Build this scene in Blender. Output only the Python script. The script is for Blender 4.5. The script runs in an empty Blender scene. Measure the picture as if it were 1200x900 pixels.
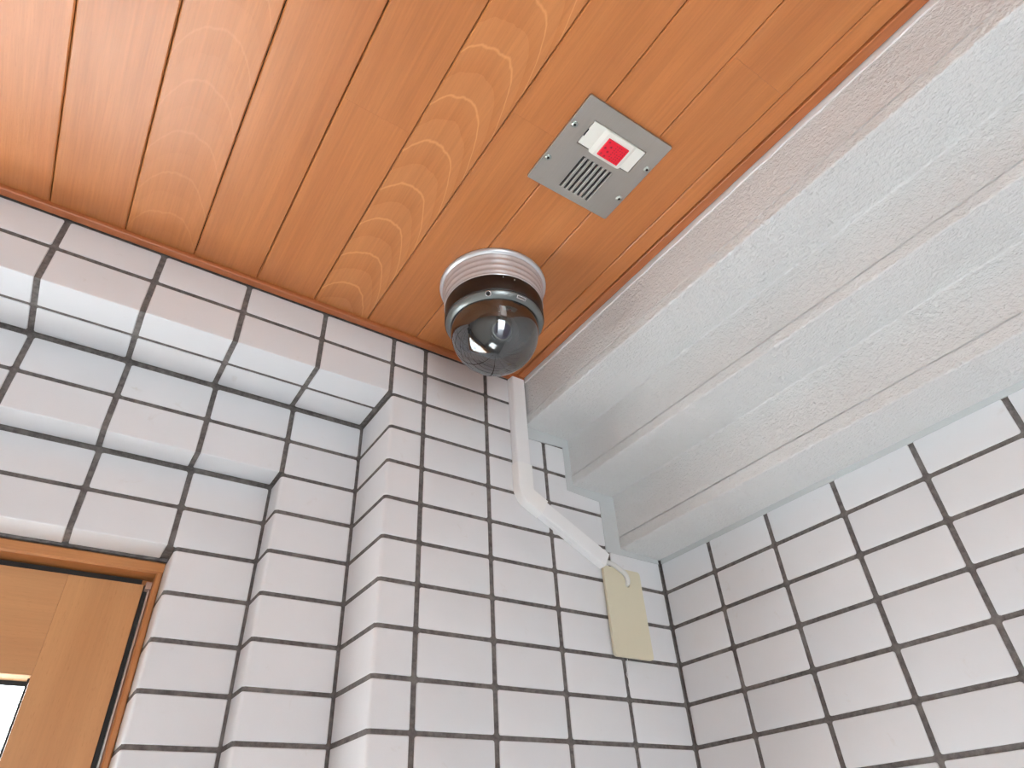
import bpy, bmesh, math, random
from mathutils import Vector, Matrix

random.seed(7)
sc = bpy.context.scene
col = sc.collection
H = 2.1            # the local frame's z=0 (tile row above the door) sits 2.1 m above the floor
PI = math.pi

# ------------------------------------------------------------------ camera
cam_d = bpy.data.cameras.new('camera')
cam = bpy.data.objects.new('camera', cam_d)
col.objects.link(cam)
cam_d.sensor_fit = 'HORIZONTAL'; cam_d.sensor_width = 36.0; cam_d.lens = 22.841
cam_d.clip_start = 0.01; cam_d.clip_end = 200
R_ = Vector((0.8311, -0.5539, -0.0507)); F_ = Vector((0.4686, 0.6481, 0.6003))
R_.normalize(); F_.normalize(); U_ = R_.cross(F_); U_.normalize(); R_ = F_.cross(U_)
cam.matrix_world = Matrix(((R_.x, U_.x, -F_.x, -0.3232), (R_.y, U_.y, -F_.y, -0.6529),
                           (R_.z, U_.z, -F_.z, -0.3154 + H), (0, 0, 0, 1)))
sc.camera = cam

# ------------------------------------------------------------------ world, sun, exposure
world = bpy.data.worlds.new('world'); sc.world = world; world.use_nodes = True
wn = world.node_tree; wn.nodes.clear()
wo = wn.nodes.new('ShaderNodeOutputWorld'); wb = wn.nodes.new('ShaderNodeBackground')
wb.inputs['Color'].default_value = (0.88, 0.95, 1.0, 1); wb.inputs['Strength'].default_value = 8.0
wn.links.new(wb.outputs[0], wo.inputs[0])
sun_d = bpy.data.lights.new('sun', 'SUN'); sun_d.energy = 70.0; sun_d.angle = math.radians(1.5)
sun_d.color = (0.98, 0.99, 1.0)
sun = bpy.data.objects.new('sun', sun_d); col.objects.link(sun)
sun.rotation_euler = Vector((0.04, -0.47, -0.88)).to_track_quat('-Z', 'Y').to_euler()
sun.location = (-0.8, 3, 6)
def portal(name, loc, rot, w, h):          # guides the sampling of the sky through a modelled opening, gives no light itself
    l = bpy.data.lights.new(name, 'AREA'); l.shape = 'RECTANGLE'; l.size = w; l.size_y = h; l.cycles.is_portal = True
    o = bpy.data.objects.new(name, l); col.objects.link(o); o.location = loc; o.rotation_euler = rot
portal('door_glass_portal', (-0.668, 0.235, H - 0.64), (-math.pi / 2, 0, 0), 0.70, 1.05)
portal('porch_mouth_portal', (-0.70, -2.52, 1.00), (math.pi / 2, 0, 0), 0.80, 2.0)
sc.view_settings.view_transform = 'Standard'; sc.view_settings.look = 'None'
sc.view_settings.gamma = 1.0; sc.view_settings.use_curve_mapping = False
sc.view_settings.exposure = -0.48

# ------------------------------------------------------------------ materials
def lin(r, g, b):
    f = lambda c: (c / 255 / 12.92) if c / 255 <= 0.04045 else ((c / 255 + 0.055) / 1.055) ** 2.4
    return (f(r), f(g), f(b), 1)

class NT:
    def __init__(s, name):
        s.m = bpy.data.materials.new(name); s.m.use_nodes = True
        s.t = s.m.node_tree; s.t.nodes.clear()
        s.out = s.n('OutputMaterial')
    def n(s, kind, **kw):
        nd = s.t.nodes.new('ShaderNode' + kind)
        for k, v in kw.items():
            if k in nd.inputs: s.set(nd.inputs[k], v)
            else: setattr(nd, k, v)
        return nd
    def set(s, inp, v):
        if isinstance(v, bpy.types.NodeSocket): s.t.links.new(v, inp)
        else: inp.default_value = v
    def link(s, a, b): s.t.links.new(a, b)
    def math(s, op, a, b=None, c=None, clamp=False):
        nd = s.t.nodes.new('ShaderNodeMath'); nd.operation = op; nd.use_clamp = clamp
        for i, v in enumerate((a, b, c)):
            if v is not None: s.set(nd.inputs[i], v)
        return nd.outputs[0]
    def mix(s, fac, a, b, mode='MIX'):
        nd = s.t.nodes.new('ShaderNodeMix'); nd.data_type = 'RGBA'; nd.blend_type = mode
        s.set(nd.inputs[0], fac); s.set(nd.inputs[6], a); s.set(nd.inputs[7], b)
        return nd.outputs[2]
    def maprange(s, v, a, b, c, d):
        nd = s.t.nodes.new('ShaderNodeMapRange')
        s.set(nd.inputs[0], v)
        for i, q in enumerate((a, b, c, d)): nd.inputs[i + 1].default_value = q
        return nd.outputs[0]
    def coords(s, scale, offset=None, src='Object'):
        tc = s.n('TexCoord'); mp = s.n('Mapping')
        s.link(tc.outputs[src], mp.inputs[0]); mp.inputs['Scale'].default_value = scale
        if offset is not None: s.link(offset, mp.inputs['Location'])
        return mp.outputs[0]
    def noise(s, vec, scale=1, detail=3, rough=0.5, dist=0.0):
        nd = s.n('TexNoise'); s.link(vec, nd.inputs['Vector'])
        nd.inputs['Scale'].default_value = scale; nd.inputs['Detail'].default_value = detail
        nd.inputs['Roughness'].default_value = rough; nd.inputs['Distortion'].default_value = dist
        return nd.outputs[0]
    def bump(s, h, dist, strength=1.0, prev=None):
        nd = s.n('Bump'); s.link(h, nd.inputs['Height'])
        nd.inputs['Distance'].default_value = dist; nd.inputs['Strength'].default_value = strength
        if prev is not None: s.link(prev, nd.inputs['Normal'])
        return nd.outputs[0]
    def principled(s, **kw):
        nd = s.n('BsdfPrincipled')
        for k, v in kw.items(): s.set(nd.inputs[k], v)
        s.link(nd.outputs[0], s.out.inputs[0])
        return nd

def simple(name, c, rough=0.5, metal=0.0, bump=None, spec=0.5):
    t = NT(name)
    kw = {'Base Color': c, 'Roughness': rough, 'Metallic': metal, 'Specular IOR Level': spec}
    if bump:
        kw['Normal'] = t.bump(t.noise(t.coords((1, 1, 1)), bump[0], 2), bump[1])
    t.principled(**kw)
    return t.m

def tile_material():
    t = NT('white_glazed_tile')
    oi = t.n('ObjectInfo'); rnd = oi.outputs['Random']
    off = t.n('CombineXYZ'); t.link(t.math('MULTIPLY', rnd, 37.0), off.inputs[0]); t.link(t.math('MULTIPLY', rnd, 91.0), off.inputs[1])
    v = t.coords((1, 1, 1), off.outputs[0])
    base = t.mix(rnd, lin(221, 222, 226), lin(226, 226, 229))
    cloud = t.maprange(t.noise(v, 28, 3), 0.35, 0.75, 0, 0.35)
    base = t.mix(cloud, base, lin(219, 219, 221))
    dirt = t.maprange(t.noise(v, 45, 4, 0.6, 0.8), 0.66, 0.82, 0, 0.28)       # a few faint smudges
    base = t.mix(dirt, base, lin(178, 160, 140))
    speck = t.maprange(t.noise(v, 1900, 1), 0.60, 0.75, 0, 0.10)
    base = t.mix(speck, base, lin(190, 184, 180))
    rough = t.maprange(t.noise(v, 60, 2), 0.3, 0.7, 0.36, 0.46)
    nb = t.bump(t.noise(v, 900, 2), 0.00004, 0.6)
    t.principled(**{'Base Color': base, 'Roughness': rough, 'Specular IOR Level': 0.42, 'Normal': nb})
    return t.m

def grout_material():
    t = NT('grey_cement_grout')
    v = t.coords((1, 1, 1))
    n1 = t.noise(v, 160, 4, 0.65); n2 = t.noise(v, 38, 3)
    c = t.mix(t.maprange(n1, 0.35, 0.72, 0, 1), lin(86, 81, 80), lin(122, 116, 114))
    c = t.mix(t.maprange(n2, 0.5, 0.8, 0, 0.55), c, lin(146, 140, 136))
    t.principled(**{'Base Color': c, 'Roughness': 0.9, 'Specular IOR Level': 0.2,
                    'Normal': t.bump(t.noise(v, 1500, 2), 0.0003)})
    return t.m

def wood(name, c_dark, c_light, axis=1, rough=0.36, figure=True, line=None, amp=1.0):
    """beech-like veneer; grain runs along the object's local <axis>"""
    t = NT(name)
    oi = t.n('ObjectInfo'); rnd = oi.outputs['Random']
    off = t.n('CombineXYZ')
    for i, k in enumerate((13.7, 29.3, 7.1)): t.link(t.math('MULTIPLY', rnd, k), off.inputs[i])
    def sc3(across, along):
        s = [across] * 3; s[axis] = along; return tuple(s)
    v1 = t.coords(sc3(26, 2.0), off.outputs[0]); v2 = t.coords(sc3(420, 14), off.outputs[0])
    v3 = t.coords(sc3(900, 130), off.outputs[0]); v4 = t.coords(sc3(150, 5), off.outputs[0])
    f = t.maprange(t.noise(v1, 1, 3, 0.5, 0.4), 0.3, 0.7, 0, 1)
    c = t.mix(f, c_dark, c_light)
    fib = t.maprange(t.noise(v2, 1, 3, 0.6), 0.35, 0.68, -0.5, 0.5)
    streak = t.maprange(t.noise(v4, 1, 2, 0.5), 0.35, 0.65, -0.5, 0.5)
    fleck = t.maprange(t.noise(v3, 1, 1), 0.62, 0.78, 0, 1)
    gain = t.math('ADD', 1.0, t.math('ADD', t.math('MULTIPLY', fib, 0.14 * amp), t.math('MULTIPLY', streak, 0.08 * amp)))
    gain = t.math('ADD', gain, t.maprange(rnd, 0, 1, -0.06, 0.06))
    hs = t.n('HueSaturation'); t.link(c, hs.inputs['Color']); t.link(gain, hs.inputs['Value'])
    c = t.mix(t.math('MULTIPLY', fleck, 0.22), hs.outputs[0], lin(150, 84, 42))
    if figure:
        # cathedral figure: nested light arches, only on the boards whose object property asks for it
        tc = t.n('TexCoord'); sp = t.n('SeparateXYZ'); t.link(tc.outputs['Object'], sp.inputs[0])
        wv = t.coords((24, 5, 1), off.outputs[0]); wob = t.math('MULTIPLY', t.math('SUBTRACT', t.noise(wv, 1, 4, 0.6), 0.5), 0.030)
        at = t.n('Attribute', attribute_type='OBJECT', attribute_name='figure_skew')
        xx = t.math('ADD', sp.outputs[0], t.math('MULTIPLY', at.outputs['Fac'], 0.01))
        x2 = t.math('MULTIPLY', xx, xx); sq = t.math('ADD', t.math('MULTIPLY', x2, 22.0), t.math('MULTIPLY', t.math('MULTIPLY', x2, x2), 9500.0))
        u = t.math('ADD', t.math('SUBTRACT', sp.outputs[1], sq), wob)
        w = t.math('FRACT', t.math('ADD', t.math('MULTIPLY', u, 17.0), 0.2))
        ln = t.maprange(t.math('ABSOLUTE', t.math('SUBTRACT', w, 0.5)), 0.0, 0.055, 1, 0)
        ln2 = t.maprange(w, 0.5, 1.0, 0.22, 0)
        a2 = t.n('Attribute', attribute_type='OBJECT', attribute_name='figure')
        m_ = t.math('MULTIPLY', t.math('MAXIMUM', ln, ln2), a2.outputs['Fac'], clamp=True)
        c = t.mix(t.math('MULTIPLY', m_, 0.6), c, line or lin(226, 160, 104))
    nb = t.bump(t.noise(v2, 1, 3, 0.6), 0.00012, 0.7)
    nb = t.bump(t.noise(v3, 1, 1), 0.00005, 0.6, nb)
    t.principled(**{'Base Color': c, 'Roughness': rough, 'Specular IOR Level': 0.5, 'Normal': nb})
    return t.m

def stucco_material():
    t = NT('rough_painted_render')
    v = t.coords((1, 1, 1)); vs = t.coords((1, 0.85, 1))
    c = t.mix(t.maprange(t.noise(v, 9, 3), 0.3, 0.7, 0, 1), lin(213, 212, 212), lin(219, 218, 218))
    n1 = t.noise(vs, 260, 3, 0.55, 0.2); n2 = t.noise(vs, 480, 2, 0.5)
    vo = t.n('TexVoronoi', feature='SMOOTH_F1'); t.link(vs, vo.inputs['Vector']); vo.inputs['Scale'].default_value = 150
    nb = t.bump(n1, 0.0030, 0.8)
    nb = t.bump(n2, 0.0009, 0.8, nb)
    nb = t.bump(vo.outputs['Distance'], 0.0008, 0.5, nb)
    t.principled(**{'Base Color': c, 'Roughness': 0.62, 'Specular IOR Level': 0.25, 'Normal': nb})
    return t.m

def brushed_steel():
    t = NT('satin_stainless_steel')
    v = t.coords((900, 25, 25)); n1 = t.noise(v, 1, 2)
    t.principled(**{'Base Color': t.mix(n1, lin(194, 190, 182), lin(206, 202, 195)), 'Metallic': 1.0,
                    'Roughness': t.maprange(n1, 0.3, 0.7, 0.30, 0.38), 'Normal': t.bump(n1, 0.00003, 0.5)})
    return t.m

def glass_material(name, tint, gloss_col=(1, 1, 1, 1), ior=1.5, base=0.0):
    """thin clear shell: straight-through tinted light plus a mirror reflection"""
    t = NT(name)
    tr = t.n('BsdfTransparent'); tr.inputs[0].default_value = tint
    gl = t.n('BsdfGlossy'); gl.inputs['Roughness'].default_value = 0.02; gl.inputs['Color'].default_value = gloss_col
    fr = t.n('Fresnel'); fr.inputs[0].default_value = ior
    ge = t.n('NewGeometry')
    fac = t.math('MULTIPLY', t.math('ADD', fr.outputs[0], base, clamp=True), t.math('SUBTRACT', 1.0, ge.outputs['Backfacing']))
    mx = t.n('MixShader'); t.link(fac, mx.inputs[0]); t.link(tr.outputs[0], mx.inputs[1]); t.link(gl.outputs[0], mx.inputs[2])
    t.link(mx.outputs[0], t.out.inputs[0])
    return t.m

M = {}
M['tile'] = tile_material()
M['grout'] = grout_material()
M['plank'] = wood('varnished_beech_boards', lin(176, 106, 57), lin(188, 118, 66), rough=0.35)
M['trim'] = wood('reddish_wood_trim', lin(158, 88, 48), lin(170, 98, 56), axis=0, figure=False, rough=0.42)
M['trim_y'] = wood('reddish_wood_trim_lengthwise', lin(164, 94, 52), lin(174, 102, 58), axis=1, figure=False, rough=0.42)
M['door_v'] = wood('door_veneer_upright', lin(184, 129, 82), lin(196, 142, 93), axis=2, figure=False, rough=0.45, amp=0.45)
M['door_h'] = wood('door_veneer_level', lin(188, 133, 86), lin(198, 144, 96), axis=0, figure=False, rough=0.45, amp=0.45)
M['frame_v'] = wood('door_frame_upright', lin(178, 114, 64), lin(190, 126, 76), axis=2, figure=False, rough=0.4)
M['frame_h'] = wood('door_frame_level', lin(178, 114, 64), lin(190, 126, 76), axis=0, figure=False, rough=0.4)
M['stucco'] = stucco_material()
M['caulk'] = simple('pale_grey_sealing_paint', lin(192, 195, 197), 0.5, bump=(220, 0.0006))
M['bead'] = simple('white_plastic_bead', lin(232, 228, 228), 0.45)
M['steel'] = brushed_steel()
M['white_plastic'] = simple('ivory_white_plastic', lin(240, 238, 230), 0.4)
M['red_plastic'] = simple('red_lens_plastic', lin(226, 26, 50), 0.3)
M['red_dark'] = simple('dark_red_prism_dots', lin(160, 10, 34), 0.35)
M['black'] = simple('matt_black', lin(14, 13, 13), 0.6)
M['rubber'] = simple('black_rubber_gasket', lin(30, 27, 26), 0.55)
M['brown_black'] = simple('dark_brown_plastic', lin(25, 18, 15), 0.42)
M['silver'] = simple('silver_painted_plastic', lin(208, 209, 214), 0.3, 0.55)
M['rim'] = simple('grey_metallic_rim', lin(124, 128, 128), 0.33, 0.75)
M['chrome'] = simple('bright_chrome', lin(225, 225, 228), 0.15, 1.0)
M['screw'] = simple('zinc_screw', lin(196, 204, 200), 0.28, 1.0)
M['dark_grey'] = simple('dark_grey_plastic', lin(62, 64, 66), 0.5)
M['mid_grey'] = simple('mid_grey_plastic', lin(120, 122, 124), 0.45)
M['lens'] = simple('violet_coated_lens', lin(78, 62, 150), 0.06, 0.0, spec=1.0)
M['duct'] = simple('white_pvc_trunking', lin(238, 238, 240), 0.42)
M['elbow'] = simple('white_pvc_elbow', lin(242, 242, 242), 0.42)
M['wire'] = simple('pale_grey_cable', lin(208, 208, 206), 0.45)
M['cream'] = simple('cream_plastic_plate', lin(209, 201, 178), 0.45)
M['thread'] = simple('white_thread', lin(235, 235, 235), 0.7)
M['alu'] = simple('bright_aluminium_strip', lin(215, 212, 208), 0.3, 1.0)
M['dome'] = glass_material('smoked_clear_dome', (0.29, 0.31, 0.31, 1), (0.95, 0.97, 1.0, 1), 1.6, 0.10)
M['pane'] = glass_material('clear_wired_glass', (0.95, 0.97, 0.97, 1), (1, 1, 1, 1), 1.5, 0.0)
M['wire_dark'] = simple('steel_mesh_wire', lin(120, 124, 126), 0.5, 0.5)
M['slab'] = simple('hidden_plaster', lin(200, 196, 190), 0.9)

def floor_material():
    t = NT('pale_paving')
    v = t.coords((1, 1, 1))
    br = t.n('TexBrick'); t.link(v, br.inputs['Vector']); br.inputs['Scale'].default_value = 1.7
    br.inputs['Color1'].default_value = lin(206, 208, 208); br.inputs['Color2'].default_value = lin(198, 201, 202)
    br.inputs['Mortar'].default_value = lin(150, 146, 140); br.inputs['Mortar Size'].default_value = 0.012; br.offset = 0.0
    t.principled(**{'Base Color': br.outputs[0], 'Roughness': 0.6})
    return t.m
M['floor'] = floor_material()

# ------------------------------------------------------------------ mesh helpers (all coordinates in the tile frame, z=0 at the row above the door)
class MB:
    def __init__(s): s.v = []; s.f = []; s.sm = []
    def add(s, vs, fs, smooth=False):
        o = len(s.v); s.v += [tuple(q) for q in vs]
        for q in fs: s.f.append([o + i for i in q]); s.sm.append(smooth)
    def box(s, x0, x1, y0, y1, z0, z1):
        vs = [(x, y, z) for x in (x0, x1) for y in (y0, y1) for z in (z0, z1)]
        s.add(vs, [(0, 1, 3, 2), (4, 6, 7, 5), (0, 4, 5, 1), (2, 3, 7, 6), (0, 2, 6, 4), (1, 5, 7, 3)])
    def lathe(s, prof, c=(0, 0, 0), n=64, M3=None, cap0=False, cap1=False, smooth=True):
        """prof: (radius, height) pairs turned about local z; M3 optional rotation"""
        vs = []; fs = []
        for r, h in prof:
            for k in range(n):
                a = 2 * PI * k / n; p = Vector((r * math.cos(a), r * math.sin(a), h))
                if M3 is not None: p = M3 @ p
                vs.append((p.x + c[0], p.y + c[1], p.z + c[2]))
        for i in range(len(prof) - 1):
            for k in range(n):
                a = i * n + k; b = i * n + (k + 1) % n; fs.append((a, b, b + n, a + n))
        if cap0: fs.append(tuple(range(n - 1, -1, -1)))
        if cap1: fs.append(tuple((len(prof) - 1) * n + k for k in range(n)))
        s.add(vs, fs, smooth)
    def tube(s, pts, r, n=12, caps=True):
        P = [Vector(p) for p in pts]; vs = []; fs = []; up = Vector((0.31, 0.17, 0.93)); prev = None
        for i, p in enumerate(P):
            d = (P[min(i + 1, len(P) - 1)] - P[max(i - 1, 0)]).normalized()
            a = (up - d * up.dot(d)).normalized() if prev is None else (prev - d * prev.dot(d)).normalized()
            prev = a; b = d.cross(a)
            rr = r[i] if isinstance(r, (list, tuple)) else r
            for k in range(n):
                t = 2 * PI * k / n; vs.append(tuple(p + rr * (a * math.cos(t) + b * math.sin(t))))
        for i in range(len(P) - 1):
            for k in range(n):
                a = i * n + k; b = i * n + (k + 1) % n; fs.append((a, b, b + n, a + n))
        s.add(vs, fs, True)
        if caps: s.add(vs[:n], [tuple(range(n - 1, -1, -1))]); s.add(vs[-n:], [tuple(range(n))])
    def prism(s, poly, axis, a, b, smooth=False):
        """poly of 2-D points in the plane normal to axis (x:(y,z) y:(x,z) z:(x,y)), run from a to b along axis"""
        def P(q, t): return (t, q[0], q[1]) if axis == 'x' else (q[0], t, q[1]) if axis == 'y' else (q[0], q[1], t)
        n = len(poly)
        vs = [P(q, a) for q in poly] + [P(q, b) for q in poly]
        s.add(vs, [(i, (i + 1) % n, n + (i + 1) % n, n + i) for i in range(n)], smooth)
        s.add(vs[:n], [tuple(range(n))]); s.add(vs[n:], [tuple(range(n - 1, -1, -1))])
    def mesh(s, name, mat, org=(0, 0, 0), bevel=None, smooth_all=False, angle=None):
        me = bpy.data.meshes.new(name)
        me.from_pydata([(x - org[0], y - org[1], z - org[2]) for x, y, z in s.v], [], s.f)
        bm = bmesh.new(); bm.from_mesh(me)
        bm.faces.ensure_lookup_table()
        for i, q in enumerate(s.sm): bm.faces[i].smooth = q or smooth_all
        bmesh.ops.remove_doubles(bm, verts=bm.verts, dist=1e-6)
        bmesh.ops.recalc_face_normals(bm, faces=bm.faces)
        if bevel:
            off, seg, minang = bevel
            es = [e for e in bm.edges if len(e.link_faces) == 2 and e.calc_face_angle(0) > minang]
            bmesh.ops.bevel(bm, geom=es, offset=off, segments=seg, profile=0.5, affect='EDGES', clamp_overlap=True)
        bm.to_mesh(me); bm.free()
        me.materials.append(mat)
        if angle is not None:
            for p in me.polygons: p.use_smooth = True
            me.set_sharp_from_angle(angle=angle)
        return me
    def build(s, name, mat, parent=None, org=None, **kw):
        org = Vector(org) if org is not None else (ORG[parent.name].copy() if parent else Vector((0, 0, 0)))
        return link(name, s.mesh(name, mat, org, **kw), parent, org)

ORG = {}
def link(name, data, parent=None, org=(0, 0, 0), rot=None):
    o = bpy.data.objects.new(name, data); col.objects.link(o)
    org = Vector(org); ORG[o.name] = org.copy()
    if parent:
        o.parent = parent; o.location = org - ORG[parent.name]
    else:
        o.location = org + Vector((0, 0, H))
    if rot is not None: o.rotation_euler = rot
    return o
def thing(name, org, label, cat, group=None):
    o = link(name, None, None, org); o.empty_display_size = 0.02
    return tag(o, label, cat, group)
def tag(o, label, cat, group=None):
    o['label'] = label; o['category'] = cat
    if group: o['group'] = group
    return o
def structure(o, label=None):
    o['kind'] = 'structure'
    if label: o['label'] = label
    return o

# tile module: 95 x 45 tiles on a 100 x 50 grid, dark joints
JV, JH = 0.0062, 0.0050       # joint widths between columns / rows
REC = 0.0013                  # joints lie this far behind the tile faces
THK = 0.0040
XC = 0.4016                   # right wall
D1, D2, D3 = 0.0976, 0.1392, 0.187     # recess planes
X1, X2, X3 = -0.0475, -0.1468, -0.2390   # pillar return planes
def zr(k): return 0.05 * k
ROW0, ROWN = -9, 6            # rows built below / above z=0

# ------------------------------------------------------------------ large structure
# wall_back: stepped grout body
mb = MB()
def body(x0, x1, y0, z0, z1): mb.box(x0, x1, y0 + REC, 0.30, z0, z1)
def pillar(x0, x1, y0, z0, z1):      # corner eased so that it stays behind the rounded corner tiles
    c = 0.0042
    mb.prism([(x0 + 0.0005, y0 + c), (x0 + 0.0017, y0 + 0.0028), (x0 + 0.0030, y0 + 0.0017), (x0 + c, y0 + REC), (x1, y0 + REC), (x1, 0.30), (x0 + 0.0005, 0.30)], 'z', z0, z1)
pillar(X1, 0.60, 0, -H, zr(4) + 0.0025 + REC)
body(X1 + 0.0005, 0.60, 0, zr(4) + 0.0025 + REC, 0.32)
body(-1.35, X1 + 0.0005, 0, zr(4) + 0.0025 + REC, 0.32)
pillar(X2, X1 + 0.0005, D1, -H, zr(2) + 0.0025 + REC)
body(X2 + 0.0005, X1 + 0.0005, D1, zr(2) + 0.0025 + REC, zr(4) + 0.0025 + REC)
body(-1.35, X2 + 0.0005, D1, zr(2) + 0.0025 + REC, zr(4) + 0.0025 + REC)
pillar(X3, X2 + 0.0005, D2, -H, 0.0025 + REC)
body(X3 + 0.0005, X2 + 0.0005, D2, 0.0025 + REC, zr(2) + 0.0025 + REC)
body(-1.35, X3 + 0.0005, D2, 0.0025 + REC, zr(2) + 0.0025 + REC)
mb.box(-1.10, X3 + 0.002, D2 + 0.0455, D3 + 0.06, 0.0004, 0.0060)      # mortar above the door frame
# the other jamb of the door recess, outside the picture
body(-1.35, -1.10, 0.02, -H, 0.0025 + REC)
wall_back = structure(mb.build('wall_back', M['grout'], org=(0, 0, 0)), 'white tiled back wall with dark grout, stepping back around the door')
# wall_right
mb = MB(); mb.box(XC + REC, 0.60, -2.5, REC, -H, 0.32)
wall_right = structure(mb.build('wall_right', M['grout'], org=(XC, 0, 0)), 'white tiled right hand wall with dark grout lines')
# floor
mb = MB(); mb.box(-14, 14, -14, 14, -H - 0.1, -H)
structure(mb.build('floor', M['floor'], org=(0, 0, -H)), 'pale paved floor of the entrance porch')
# the rest of the entrance porch, outside the picture: left wall, front wall added with its mouth sized to limit front light
mb = MB(); mb.box(-1.45, -1.35, -2.5, 0.30, -H, 0.42)
structure(mb.build('wall_left', M['slab'], org=(-1.4, -1.1, -1)))
mb = MB(); mb.box(-1.45, 0.60, -2.60, -2.5, -0.10, 0.42); mb.box(-1.45, -1.10, -2.60, -2.5, -H, -0.10); mb.box(-0.30, 0.60, -2.60, -2.5, -H, -0.10)
structure(mb.build('wall_front', M['slab'], org=(-0.4, -2.55, 0.2)))
# ceiling: backing board, planks hang under it
PY0, PY1 = -2.50, -0.0125
mb = MB(); mb.box(-1.35, 0.1645, PY0, -0.0005, 0.3085, 0.33)
ceiling = structure(mb.build('ceiling', M['black'], org=(0, 0, 0.3)), 'orange brown varnished board ceiling')

# ------------------------------------------------------------------ ceiling planks
PITCH = 0.0748; S0 = -0.4712      # seam positions S0 + n*PITCH
_pl = {}
def plank(x0, x1, y0, y1, fig=0.0, dz=0.0):
    g = 0.0005
    cx, cy = (x0 + x1) / 2, (y0 + y1) / 2
    w, l = x1 - x0 - 2 * g, y1 - y0
    key = (round(w, 5), round(l, 5))
    if key not in _pl:
        m = MB(); c = 0.0012; h = 0.0085
        m.prism([(-w / 2, h), (-w / 2, c), (-w / 2 + c, 0), (w / 2 - c, 0), (w / 2, c), (w / 2, h)], 'y', -l / 2, l / 2)
        _pl[key] = m.mesh('plank', M['plank'])
    o = link('plank', _pl[key], ceiling, (cx, cy, 0.3 + dz))
    o['figure'] = fig; o['figure_skew'] = 0.0
    return o
seams = [S0 + n * PITCH for n in range(-9, 9)]
for a, b in zip(seams[:-1], seams[1:]):
    n = round((a - S0) / PITCH)
    if n == 3:      # end joints between board lengths
        cuts = [PY0, -0.295, PY1]
    elif n == 5: cuts = [PY0, -0.3705, PY1]
    elif n == 7: cuts = [PY0, -0.531, PY1]
    else: cuts = [PY0, PY1]
    for i, (c0, c1) in enumerate(zip(cuts[:-1], cuts[1:])):
        fig = 1.0 if n == 4 else 0.35 if (n == 1) else 0.0
        o = plank(a, b, c0 + (0.0001 if i else 0), c1, fig, 0.0)
        if n == 4: o['figure_skew'] = 0.9
plank(seams[-1], 0.1515, PY0, PY1)                     # narrow cut board beside the edge strip
# edge strips
mb = MB(); mb.prism([(0.0, 0.3080), (0.0, 0.2950), (-0.002, 0.2940), (-0.0105, 0.2940), (-0.0120, 0.2955), (-0.0120, 0.3080)], 'x', -1.35, 0.1645)
mb2 = MB(); mb2.prism([(y - 0.0006, z) for y, z in ((0.0, 0.3080), (0.0, 0.2955), (-0.002, 0.2942), (-0.0105, 0.2942), (-0.0116, 0.2955), (-0.0116, 0.3080))], 'x', -1.35, 0.1640)
structure(mb2.build('trim_1', M['trim'], org=(0, 0, 0.3)), 'reddish wood strip between board ceiling and back wall tiles')
mb = MB(); mb.prism([(0.1520, 0.3080), (0.1520, 0.2985), (0.1530, 0.2975), (0.1636, 0.2975), (0.1644, 0.2985), (0.1644, 0.3080)], 'y', PY0, -0.0130)
structure(mb.build('trim_2', M['trim_y'], org=(0.158, -0.7, 0.3)), 'reddish wood strip along the stepped render edge')

# ------------------------------------------------------------------ stepped, rendered underside on the right
def fillet(p, a, b, r, n=6):
    """round the corner p between directions to a and b"""
    p, a, b = Vector(p), Vector(a), Vector(b)
    da, db = (a - p).normalized(), (b - p).normalized()
    ang = da.angle(db); t = r / math.tan(ang / 2)
    c = p + (da + db).normalized() * (r / math.sin(ang / 2))
    p0, p1 = p + da * t, p + db * t
    out = []
    a0 = math.atan2(p0.y - c.y, p0.x - c.x); a1 = math.atan2(p1.y - c.y, p1.x - c.x)
    d = (a1 - a0 + PI) % (2 * PI) - PI
    for i in range(n + 1):
        q = a0 + d * i / n; out.append((c.x + r * math.cos(q), c.y + r * math.sin(q)))
    return out
XS = [0.1680, 0.2475, 0.3250]       # riser planes
ZN = [0.2170, 0.1380, 0.0530]       # nose heights
ZG = [0.2320, 0.1530, 0.0710]       # the shallow groove above each nose
prof = [(0.1652, 0.3190), (0.1652, 0.2955)]
for i, (x, zn, zg) in enumerate(zip(XS, ZN, ZG)):
    prof += [(x, zg + 0.0010), (x + 0.0022, zg + 0.0004), (x + 0.0022, zg - 0.0008), (x - 0.0008, zg - 0.0018)]
    prof += fillet((x - 0.0004, zn), (x - 0.0004, zg), (x + 0.05, zn - 0.001), 0.0022, 4)
    if i < 2:
        xn, zt = XS[i + 1], zn - 0.0010
        prof += fillet((xn, zt), (x, zt), (xn, zt - 0.05), 0.0016, 3)
    else:
        prof += [(XC - 0.0002, zn - 0.0035)]
prof += [(XC - 0.0002, 0.3190)]
prof[1] = (XS[0], 0.2955)
prof.insert(1, (XS[0], 0.3190)); prof.pop(0)
mb = MB()
YS = [-0.0003] + [-0.0003 - 1.447 * i / 120 for i in range(1, 121)]
def jit(i, y):
    return 0.0007 * math.sin(y * 61 + i * 0.9) + 0.0005 * math.sin(y * 143 + i * 1.7)
def dense(P, step):
    out = []
    for i, p in enumerate(P):
        q = P[(i + 1) % len(P)]; out.append(p)
        if p[1] > 0.30 or q[1] > 0.30 or p[0] > XC - 0.001 and q[0] > XC - 0.001: continue
        k = int(math.hypot(q[0] - p[0], q[1] - p[1]) / step)
        out += [(p[0] + (q[0] - p[0]) * j / (k + 1), p[1] + (q[1] - p[1]) * j / (k + 1)) for j in range(1, k + 1)]
    return out
prof = dense(prof, 0.0022)
n = len(prof)
nrm2 = []
for i in range(n):
    a, b = prof[i - 1], prof[(i + 1) % n]; d = Vector((b[0] - a[0], b[1] - a[1])).normalized(); nrm2.append((d.y, -d.x))
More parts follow.
